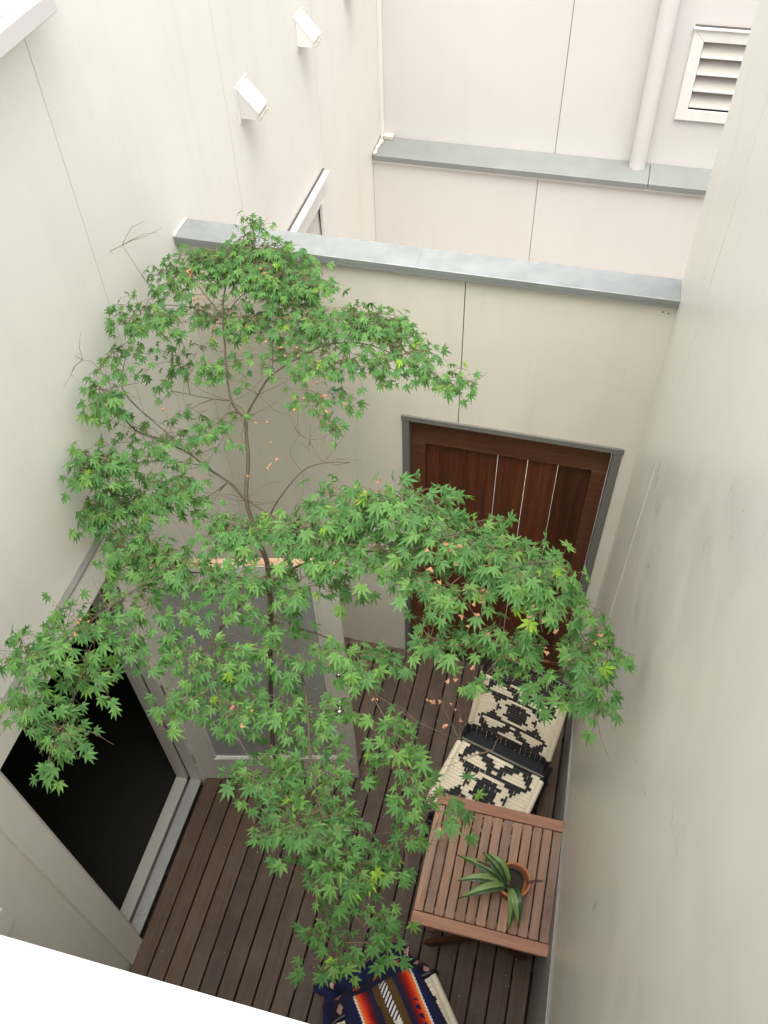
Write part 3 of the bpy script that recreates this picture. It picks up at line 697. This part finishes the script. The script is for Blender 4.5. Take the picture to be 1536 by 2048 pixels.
# blanket thrown over the near chair
def blanket():
    bm = bmesh.new(); uvl = bm.loops.layers.uv.new('UVMap')
    F0 = Vector((1.325, -2.035, 0)); b = Vector((.78, .62, 0)); a = Vector((.62, -.78, 0)); nu, nw = 90, 84; g_ = []
    def sm(x): x = max(0, min(1, x)); return x * x * (3 - 2 * x)
    for i in range(nu + 1):
        row = []
        for k in range(nw + 1):
            u = -.30 + .555 * i / nu; w = -.27 + .62 * k / nw
            # plan view contraction where the cloth hangs
            z = .435 + .012 * math.sin(u * 26 + w * 9) + .010 * noise.noise(Vector((u * 9, w * 9, 0)))
            over = sm((-w - .03) / .20); z -= .30 * over * (1 - .35 * sm((u) / .2))
            left = sm((-u - .14) / .14); z -= .20 * left
            z += .020 * over * math.sin(u * 46 + 1.3) + .030 * left * math.sin(w * 38)
            rgt = sm((u - .175) / .08); z -= .10 * rgt
            du = u * (1 - .10 * over) + .016 * over * math.sin(w * 60) - .03 * math.sin(w * 11) * left
            dw_ = w + .030 * over - .035 * left + .03 * noise.noise(Vector((u * 6, 4, 1))) * over
            if w > .02: z += .05 * math.exp(-((u + .06 - w * .3) / .022) ** 2) * 0.6
            p = F0 + b * du + a * dw_; row.append((bm.verts.new((p.x, p.y, max(z, .06 + .012 * math.sin(u * 40)))), (u, w)))
        g_.append(row)
    for i in range(nu):
        for k in range(nw):
            q = (g_[i][k], g_[i + 1][k], g_[i + 1][k + 1], g_[i][k + 1]); f = bm.faces.new([x_[0] for x_ in q]); f.smooth = True
            for lp, x_ in zip(f.loops, q): lp[uvl].uv = x_[1]
    o = obj('striped_blanket', bm, 'blanket'); o.modifiers.new('t', 'SOLIDIFY').thickness = .006
    return tag(o, 'navy, red and orange woven blanket draped over the chair in the foreground', 'blanket')
blanket()
CL= [(0.402, -0.149, 3.042, 0.067, 0.043, 0.032, 19), (0.392, -0.269, 2.948, 0.278, 0.096, 0.072, 405), (0.571, -0.311, 2.938, 0.186, 0.105, 0.079, 459), (0.462, -0.225, 2.993, 0.177, 0.074, 0.056, 135), (0.167, -0.363, 2.925, 0.145, 0.096, 0.072, 103), (0.165, -0.633, 2.956, 0.178, 0.09, 0.068, 108), (0.427, -0.422, 2.817, 0.311, 0.107, 0.08, 162), (0.708, -0.433, 2.873, 0.129, 0.114, 0.085, 130), (0.957, -0.543, 2.988, 0.192, 0.087, 0.065, 230), (1.09, -0.63, 2.953, 0.149, 0.086, 0.064, 108), (1.248, -0.694, 2.93, 0.117, 0.075, 0.056, 48), (0.923, -0.659, 2.903, 0.172, 0.097, 0.073, 86), (0.646, -0.563, 2.783, 0.237, 0.124, 0.093, 72), (0.296, -0.594, 2.709, 0.289, 0.128, 0.096, 91), (0.111, -0.772, 2.87, 0.094, 0.12, 0.09, 43), (0.108, -0.936, 2.817, 0.078, 0.098, 0.074, 43), (0.217, -0.856, 2.569, 0.264, 0.158, 0.118, 86), (0.13, -1.106, 2.675, 0.123, 0.098, 0.074, 110), (0.157, -1.147, 2.505, 0.159, 0.112, 0.084, 132), (0.319, -1.023, 2.489, 0.173, 0.124, 0.093, 144), (0.443, -0.8, 2.64, 0.194, 0.124, 0.093, 43), (0.834, -0.692, 2.767, 0.146, 0.07, 0.053, 38), (0.897, -0.845, 2.759, 0.061, 0.097, 0.073, 19), (0.251, -1.26, 2.444, 0.157, 0.11, 0.083, 115), (0.661, -1.172, 2.551, 0.222, 0.097, 0.073, 110), (0.435, -1.316, 2.487, 0.222, 0.097, 0.073, 120), (0.913, -1.25, 2.691, 0.151, 0.081, 0.061, 96), (1.093, -1.269, 2.895, 0.158, 0.084, 0.063, 101), (1.29, -1.308, 3.014, 0.157, 0.071, 0.053, 101), (1.172, -1.347, 2.814, 0.175, 0.092, 0.069, 139), (1.451, -1.375, 2.988, 0.178, 0.085, 0.064, 158), (1.622, -1.426, 2.972, 0.135, 0.083, 0.063, 120), (1.434, -1.481, 2.906, 0.21, 0.07, 0.052, 68), (1.702, -1.479, 2.911, 0.119, 0.083, 0.063, 65), (1.839, -1.543, 2.828, 0.082, 0.091, 0.068, 65), (1.862, -1.642, 2.743, 0.063, 0.076, 0.057, 19), (1.603, -1.533, 2.76, 0.215, 0.087, 0.065, 53), (1.397, -1.553, 2.727, 0.143, 0.089, 0.067, 40), (1.711, -1.571, 2.705, 0.149, 0.063, 0.047, 31), (1.564, -1.588, 2.66, 0.118, 0.057, 0.042, 16), (0.912, -1.302, 2.519, 0.254, 0.094, 0.07, 81), (0.661, -1.349, 2.474, 0.239, 0.076, 0.057, 53), (0.453, -1.483, 2.479, 0.176, 0.103, 0.077, 65), (0.325, -1.658, 2.564, 0.167, 0.089, 0.067, 65), (0.262, -1.821, 2.643, 0.14, 0.092, 0.069, 71), (0.278, -1.921, 2.559, 0.114, 0.092, 0.069, 53), (0.389, -1.98, 2.486, 0.096, 0.084, 0.063, 54), (0.467, -1.623, 2.429, 0.096, 0.083, 0.062, 22), (0.369, -1.8, 2.504, 0.127, 0.087, 0.065, 37), (0.703, -1.575, 2.413, 0.231, 0.11, 0.083, 68), (0.981, -1.544, 2.439, 0.227, 0.118, 0.088, 56), (1.192, -1.596, 2.609, 0.131, 0.092, 0.069, 53), (0.617, -1.748, 2.358, 0.094, 0.109, 0.081, 34), (0.809, -1.706, 2.348, 0.208, 0.099, 0.075, 68), (1.02, -1.683, 2.383, 0.204, 0.107, 0.08, 59), (1.342, -1.783, 2.554, 0.093, 0.097, 0.073, 36), (1.416, -1.853, 2.48, 0.084, 0.073, 0.055, 25), (1.514, -1.901, 2.42, 0.084, 0.061, 0.046, 25), (1.429, -2.0, 2.359, 0.067, 0.097, 0.073, 22), (0.984, -1.927, 2.391, 0.14, 0.092, 0.069, 58), (1.157, -1.865, 2.4, 0.158, 0.101, 0.076, 54), (1.147, -2.027, 2.403, 0.211, 0.105, 0.079, 119), (1.276, -2.089, 2.323, 0.143, 0.089, 0.067, 83), (1.346, -2.171, 2.241, 0.126, 0.073, 0.055, 36), (1.289, -2.269, 2.175, 0.084, 0.097, 0.073, 43), (1.41, -2.233, 2.176, 0.051, 0.068, 0.051, 14), (0.775, -1.505, 1.605, 0.13, 0.102, 0.076, 25), (0.773, -1.523, 1.33, 0.112, 0.084, 0.063, 18), (0.82, -1.372, 2.353, 0.121, 0.097, 0.073, 34), (0.916, -1.61, 2.27, 0.137, 0.094, 0.07, 25), (0.729, -1.594, 2.327, 0.156, 0.094, 0.07, 25)]
TRUNK= [(0.462, -1.099, 0.0, 0.016), (0.562, -1.176, 0.81, 0.015), (0.576, -1.064, 1.354, 0.014), (0.664, -1.05, 2.062, 0.013), (0.614, -0.98, 2.26, 0.0115), (0.57, -0.914, 2.389, 0.01), (0.538, -0.787, 2.498, 0.009), (0.509, -0.69, 2.583, 0.008)]
LIMBS= [[(0.509, -0.69, 2.583, 0.007), (0.449, -0.654, 2.626, 0.0055), (0.396, -0.525, 2.742, 0.005), (0.364, -0.429, 2.826, 0.0045), (0.357, -0.322, 2.914, 0.003), (0.391, -0.181, 3.019, 0.0015)], [(0.509, -0.69, 2.583, 0.006), (0.555, -0.647, 2.671, 0.005), (0.611, -0.612, 2.752, 0.0045), (0.712, -0.579, 2.82, 0.004), (0.83, -0.594, 2.912, 0.0035), (0.978, -0.598, 2.939, 0.0025), (1.185, -0.675, 2.934, 0.0015), (1.275, -0.707, 2.914, 0.001)], [(0.611, -0.612, 2.752, 0.003), (0.59, -0.52, 2.831, 0.0025), (0.585, -0.391, 2.91, 0.0015)], [(0.364, -0.429, 2.826, 0.003), (0.286, -0.384, 2.88, 0.002), (0.229, -0.347, 2.923, 0.0015)], [(0.37, -0.451, 2.807, 0.003), (0.277, -0.43, 2.845, 0.0025), (0.126, -0.412, 2.83, 0.0015), (0.095, -0.536, 2.894, 0.001)], [(0.366, -0.437, 2.819, 0.003), (0.413, -0.383, 2.877, 0.002), (0.491, -0.331, 2.94, 0.0015)], [(0.57, -0.914, 2.389, 0.008), (0.494, -0.895, 2.447, 0.006), (0.418, -0.889, 2.509, 0.0055), (0.355, -0.869, 2.54, 0.005), (0.248, -0.844, 2.558, 0.0045), (0.125, -0.823, 2.565, 0.0035), (0.097, -0.854, 2.716, 0.0025), (0.09, -0.882, 2.812, 0.0015)], [(0.355, -0.869, 2.54, 0.003), (0.25, -0.819, 2.578, 0.0028), (0.132, -0.764, 2.61, 0.0022), (0.091, -0.775, 2.728, 0.0018), (0.096, -0.682, 2.828, 0.0012)], [(0.418, -0.889, 2.509, 0.003), (0.284, -0.906, 2.526, 0.002), (0.107, -0.928, 2.484, 0.0015), (0.093, -1.073, 2.606, 0.001)], [(0.449, -0.654, 2.626, 0.0025), (0.377, -0.666, 2.632, 0.002), (0.225, -0.68, 2.656, 0.0015)], [(0.494, -0.895, 2.447, 0.003), (0.437, -1.015, 2.469, 0.0025), (0.301, -1.063, 2.461, 0.0018), (0.15, -1.13, 2.442, 0.0012)], [(0.633, -0.938, 2.289, 0.004), (0.711, -0.945, 2.461, 0.003), (0.802, -0.91, 2.598, 0.0024), (0.895, -0.935, 2.687, 0.0018), (0.992, -0.943, 2.724, 0.0012)], [(0.802, -0.91, 2.598, 0.0015), (0.75, -0.871, 2.642, 0.001), (0.773, -0.817, 2.68, 0.0008)], [(0.895, -0.935, 2.687, 0.0013), (0.837, -0.887, 2.739, 0.0009), (0.861, -0.841, 2.771, 0.0007)], [(0.662, -1.042, 2.068, 0.008), (0.641, -1.136, 2.128, 0.007), (0.633, -1.281, 2.209, 0.006), (0.661, -1.493, 2.358, 0.005), (0.759, -1.7, 2.365, 0.003), (0.924, -1.873, 2.382, 0.002)], [(0.662, -1.042, 2.068, 0.008), (0.826, -1.101, 2.309, 0.006), (1.061, -1.262, 2.647, 0.0055), (1.265, -1.36, 2.847, 0.0045), (1.465, -1.421, 2.882, 0.0035), (1.648, -1.459, 2.9, 0.0025), (1.809, -1.53, 2.845, 0.0015), (1.862, -1.642, 2.743, 0.001)], [(1.061, -1.262, 2.647, 0.004), (1.121, -1.27, 2.823, 0.003), (1.3, -1.321, 3.0, 0.002)], [(1.265, -1.36, 2.847, 0.003), (1.393, -1.476, 2.815, 0.0022), (1.499, -1.51, 2.802, 0.0018), (1.605, -1.538, 2.756, 0.001)], [(0.662, -1.042, 2.068, 0.006), (0.854, -1.32, 2.257, 0.006), (1.013, -1.61, 2.378, 0.005), (1.092, -1.807, 2.397, 0.0045), (1.177, -1.979, 2.409, 0.0038), (1.261, -2.087, 2.328, 0.003), (1.311, -2.175, 2.246, 0.002), (1.316, -2.262, 2.175, 0.0012)], [(1.177, -1.979, 2.409, 0.002), (1.117, -2.024, 2.412, 0.0015), (1.027, -1.982, 2.402, 0.001)], [(0.854, -1.32, 2.257, 0.004), (1.105, -1.502, 2.509, 0.003), (1.242, -1.653, 2.552, 0.0028), (1.367, -1.796, 2.512, 0.002), (1.445, -1.885, 2.448, 0.0016), (1.433, -1.988, 2.368, 0.0012), (1.444, -2.052, 2.314, 0.0008)], [(1.242, -1.653, 2.552, 0.0018), (1.395, -1.731, 2.584, 0.0014), (1.527, -1.742, 2.544, 0.0011), (1.621, -1.74, 2.524, 0.0008)], [(1.445, -1.885, 2.448, 0.001), (1.509, -1.913, 2.411, 0.0008)], [(0.666, -1.057, 2.056, 0.005), (0.571, -1.194, 2.293, 0.004), (0.443, -1.348, 2.46, 0.0035), (0.35, -1.544, 2.519, 0.003), (0.302, -1.744, 2.591, 0.0022), (0.256, -1.857, 2.615, 0.0015), (0.293, -1.952, 2.53, 0.001)], [(0.35, -1.544, 2.519, 0.002), (0.373, -1.751, 2.543, 0.0015), (0.397, -1.949, 2.509, 0.001)], [(0.57, -0.914, 2.389, 0.003), (0.786, -1.114, 2.569, 0.0025), (0.978, -1.229, 2.758, 0.0018), (1.085, -1.24, 2.894, 0.001)], [(0.125, -0.823, 2.565, 0.001), (0.09, -0.859, 2.883, 0.0009), (0.091, -0.927, 2.984, 0.0006)], [(0.126, -0.412, 2.83, 0.001), (0.094, -0.45, 2.963, 0.0009), (0.096, -0.529, 3.16, 0.0006)]]
DRY= [(0.25, -0.391, 2.935, 12), (0.27, -0.422, 2.905, 8), (0.357, -0.487, 2.833, 3), (0.049, -0.524, 2.809, 4), (0.506, -0.362, 2.964, 4), (0.71, -0.579, 2.808, 5), (0.773, -0.535, 2.829, 3), (0.822, -0.698, 2.817, 6), (0.635, -0.57, 2.833, 4), (0.236, -0.779, 2.626, 3), (0.65, -0.791, 2.652, 3), (0.654, -0.888, 2.572, 4), (1.131, -1.257, 2.948, 7), (1.388, -1.495, 2.958, 3), (1.422, -1.465, 2.974, 4), (1.36, -1.46, 2.992, 3), (1.52, -1.509, 2.916, 6), (1.505, -1.56, 2.878, 4), (1.697, -1.539, 2.916, 4), (1.721, -1.519, 2.796, 4), (1.802, -1.564, 2.872, 4), (1.443, -1.694, 2.654, 4), (1.495, -1.735, 2.609, 3), (0.707, -1.51, 1.669, 6), (0.834, -1.713, 2.389, 3), (1.254, -1.693, 2.569, 2), (1.516, -1.949, 2.433, 2), (0.355, -1.69, 2.583, 4), (1.483, -1.651, 2.68, 3), (1.599, -1.593, 2.765, 3), (0.947, -0.823, 2.818, 3), (0.764, -0.753, 2.786, 4)]
# ================================================================== JAPANESE MAPLE
# crown as flattened clumps (centre x, y, z, half-widths x, y, z, leaf count); limbs as (x, y, z, radius)
tree = thing('japanese_maple', 'green leaved japanese maple tree with thin branches filling the light well', 'tree', (TRUNK[0][0], TRUNK[0][1], 0))
O = Vector((TRUNK[0][0], TRUNK[0][1], 0))
def limb_obj(name, pts, mat, seg):
    path = smooth_path([p[:3] for p in pts], 5); n = len(path); rr = []
    for i in range(n):
        t = i / 5; k = min(int(t), len(pts) - 2); f = t - k; rr.append((pts[k][3] * (1 - f) + pts[k + 1][3] * f) * .8)
    P = [p - O + Vector((noise.noise(p * 9), noise.noise(p * 9 + Vector((5, 5, 5))), 0)) * min(.012, rr[i] * 1.4) for i, p in enumerate(path)]
    bm = bmesh.new(); tube(bm, P, rr, seg); return obj(name, bm, mat, tree)
limb_obj('trunk', TRUNK, 'bark', 10)
for L in LIMBS: limb_obj('branch', L, 'bark', 6)
nodes = []
for L in LIMBS + [TRUNK[3:]]:
    for p in smooth_path([q[:3] for q in L], 4): nodes.append(p)
DN, DP = Vector((.2373, -.9714, 0)), Vector((.004, -1.106, 0))
def free(p, m=.0):
    p.x = min(max(p.x, .035 + m), W - .05)
    if p.z < 2.9: p.y = min(p.y, -.045 - m)
    if p.z < 2.1 and (p - DP).dot(Vector((.9714, .2373, 0))) < .95:
        d = (p - DP).dot(DN)
        if d < .05: p += DN * (.05 - d)
    return p
rnd = random.Random(5)
VAR = []
def leaf_mesh(var):
    r = random.Random(100 + var); bm = bmesh.new(); col = bm.loops.layers.float_color.new('tone')
    angs = [0, 33, -33, 68, -68, 108, -108]; lens = [1, .93, .93, .74, .74, .42, .42]
    order = sorted(range(7), key=lambda i: angs[i]); ring = []
    for j, i in enumerate(order):
        a = math.radians(angs[i] + r.uniform(-5, 5)); L = lens[i] * r.uniform(.88, 1.1); dr = -.20 * L * r.uniform(.1, 2.2)
        hwd = .115 * (.8 if abs(angs[i]) > 90 else 1)
        def pp(rad, off, z): return (rad * math.sin(a) + off * math.cos(a), rad * math.cos(a) - off * math.sin(a), z)
        ring += [('f', pp(L * .52, -hwd, dr * .3 - .02)), ('t', pp(L, 0, dr)), ('f', pp(L * .52, hwd, dr * .3 - .02))]
        if j < 6:
            an = math.radians((angs[order[j]] + angs[order[j + 1]]) / 2); ring.append(('n', (.30 * math.sin(an), .30 * math.cos(an), -.035)))
    c = bm.verts.new((0, 0, .0)); V = [bm.verts.new(p) for _, p in ring]; mids = {}
    tone = r.uniform(.0, 1.0) ** 1.0 * .55 + .22
    if var % 16 == 15: tone = 1.0
    if var % 16 == 9: tone = .80
    def fc(vs, tn):
        f = bm.faces.new(vs)
        for lp in f.loops: lp[col] = (tn, 0, 0, 1)
    for j in range(len(V)):
        if ring[j][0] == 't':
            i = j; a, t_, b = V[i - 1], V[i], V[i + 1]
            mid = bm.verts.new((t_.co * .50) + Vector((0, 0, .012)))
            for q, tn in (((c, a, mid), tone - .04), ((a, t_, mid), tone), ((mid, t_, b), tone + .04), ((c, mid, b), tone + .02)): fc(q, tn)
        if ring[j][0] == 'n':
            fc((c, V[j - 1], V[j]), tone); fc((c, V[j], V[j + 1]), tone)
    bmesh.ops.recalc_face_normals(bm, faces=bm.faces[:])
    me = bpy.data.meshes.new('leaf'); bm.to_mesh(me); bm.free(); me.materials.append(M['leaf']); return me
LM = [leaf_mesh(i) for i in range(32)]
leaves = []      # (matrix, variant)
twig = bmesh.new(); pet = bmesh.new()
CLs = sorted(CL, key=lambda c: min((Vector(c[:3]) - n_).length for n_ in nodes))
camp = Vector((1.653, -2.858, 4.878))
def put_leaf(p, outward):
    p = free(p.copy())
    d = Vector((outward.x, outward.y, 0)); d = d.normalized() if d.length > .01 else Vector((1, 0, 0))
    d = (Matrix.Rotation(rnd.gauss(0, .75), 3, 'Z') @ d); d += Vector((.10, -.30, 0))      # leaves turn to the open end of the well
    d.z = -rnd.uniform(.15, .95); d.normalize()
    n = Vector((0, 0, 1)) + Vector((rnd.gauss(0, .28), rnd.gauss(-.25, .3), 0)); n = (n - d * n.dot(d)).normalized(); xx = d.cross(n)
    s = rnd.uniform(.027, .0455) * (.86 if p.y > -.9 and p.z > 2.3 else 1.07)
    m = Matrix(((xx.x, d.x, n.x, p.x), (xx.y, d.y, n.y, p.y), (xx.z, d.z, n.z, p.z), (0, 0, 0, 1))) @ Matrix.Diagonal((s * rnd.uniform(.82, 1.05), s, s * rnd.uniform(.6, 2.4), 1))
    v = rnd.randrange(32)
    if v % 16 == 15 and rnd.random() < .8: v -= 1
    leaves.append((m, v))
for (cx, cy, cz, ax_, ay_, az_, n) in CLs:
    c = free(Vector((cx, cy, cz)), .03); near = min(nodes, key=lambda q: (q - c).length)
    if (near - c).length > .03:
        mid = (near + c) * .5 + Vector((rnd.uniform(-.02, .02), rnd.uniform(-.02, .02), .02)); pth = smooth_path([near, mid, c], 4)
        tube(twig, [p - O for p in pth], [.0022 - .0012 * i / len(pth) for i in range(len(pth))], 5)
        nodes += pth
    nt_ = max(2, round(n / 6.5)); left = n
    for k in range(nt_):
        th = 2 * math.pi * (k + rnd.random()) / nt_; rr = math.sqrt(rnd.uniform(.08, 1.15)); zz = rnd.uniform(-.9, .7)
        tip = c + Vector((ax_ * rr * math.cos(th), ay_ * rr * math.sin(th), az_ * zz * math.sqrt(max(.1, 1 - rr * rr * .7)) - .012)); free(tip)
        st_ = c + (tip - c) * rnd.uniform(0, .25) + Vector((0, 0, rnd.uniform(-.4, .4) * az_)); free(st_)
        mid = (st_ + tip) * .5 + Vector((rnd.uniform(-.012, .012), rnd.uniform(-.012, .012), .018)); pth = smooth_path([st_, mid, tip], 4)
        tube(twig, [p - O for p in pth], [.0011 - .0006 * i / len(pth) for i in range(len(pth))], 4, False)
        m_ = max(1, round(left / (nt_ - k))); left -= m_
        outw = tip - c
        for q in range(m_):
            t = 1 if q == 0 else rnd.uniform(.25, 1); bp = pth[min(int(t * (len(pth) - 1)), len(pth) - 1)]
            side = Vector((rnd.gauss(0, 1), rnd.gauss(0, 1), rnd.uniform(-.6, .3))).normalized() * rnd.uniform(.012, .062)
            lp = free(bp + side); put_leaf(lp, outw + side * 2)
            tube(pet, [bp - O, (bp + lp) * .5 - O + Vector((0, 0, .004)), lp - O], .0005, 3, False)
# bare side twigs
for L in LIMBS:
    for q in range(len(L) * 2):
        a = Vector(rnd.choice(L)[:3]); p = [a]; d = Vector((rnd.gauss(0, 1), rnd.gauss(0, 1), rnd.uniform(-.5, .6))).normalized()
        for s in range(3): d = (d + Vector((rnd.gauss(0, .35), rnd.gauss(0, .35), rnd.gauss(0, .2)))).normalized(); p.append(free(p[-1] + d * rnd.uniform(.03, .07)))
        tube(twig, [x_ - O for x_ in p], [.0013, .001, .0007, .0005], 4, False)
obj('twig', twig, 'twig', tree)['kind'] = 'stuff'; obj('petiole', pet, 'twig', tree)['kind'] = 'stuff'
leaves.sort(key=lambda l: (l[0].translation - camp).length)
for m, v in leaves[:290]:
    o = link('leaf', LM[v], None, tree); o.matrix_local = Matrix.Translation(-O) @ m
big = bmesh.new()
for m, v in leaves[290:]:
    n0 = len(big.verts); big.from_mesh(LM[v]); big.verts.ensure_lookup_table()
    mm = Matrix.Translation(-O) @ m
    for vv in big.verts[n0:]: vv.co = mm @ vv.co
obj('foliage', big, 'leaf', tree)['kind'] = 'stuff'
# dried curled leaves and seed wings caught in the crown
def dry_mesh(sd_):
    r = random.Random(sd_); bm = bmesh.new(); pr = []
    for i in range(5):
        a = i * .9 + r.uniform(-.2, .2); w = .55 * math.sin(math.pi * (i + .6) / 5.4)
        y, z = .5 * i / 4 + .12 * math.sin(a), .35 * math.sin(a)
        pr.append([bm.verts.new((-w, y, z + .12 * r.random())), bm.verts.new((0, y, z - .1)), bm.verts.new((w * r.uniform(.4, 1), y + .05, z + .2 * r.random()))])
    for i in range(4):
        for k in range(2): bm.faces.new((pr[i][k], pr[i][k + 1], pr[i + 1][k + 1], pr[i + 1][k]))
    me = bpy.data.meshes.new('dried_leaf'); bm.to_mesh(me); bm.free(); me.materials.append(M['dried']); return me
DM = [dry_mesh(i) for i in range(6)]
for x_, y_, z_, n in DRY:
    for k in range(n):
        p = free(Vector((x_ + rnd.gauss(0, .03), y_ + rnd.gauss(0, .03), z_ + rnd.gauss(0, .022))))
        s = rnd.uniform(.009, .019); o = link('dried_leaf', DM[rnd.randrange(6)], None, tree)
        o.matrix_local = Matrix.Translation(p - O) @ Matrix.Rotation(rnd.uniform(0, 6.3), 4, 'Z') @ Matrix.Rotation(rnd.uniform(0, 3), 4, 'X') @ Matrix.Diagonal((s, s * 1.3, s, 1))
# litter on the deck
lit = bmesh.new()
for k in range(90):
    x_, y_ = rnd.uniform(.05, W - .1), rnd.uniform(-2.6, -.05); s = rnd.uniform(.0012, .003)
    box(lit, x_, x_ + s * 1.6, y_, y_ + s, .0022, .0030)
tag(obj('leaf_litter', lit, 'sealant'), 'tiny pale bits of leaf litter scattered over the deck', 'litter', kind='stuff')
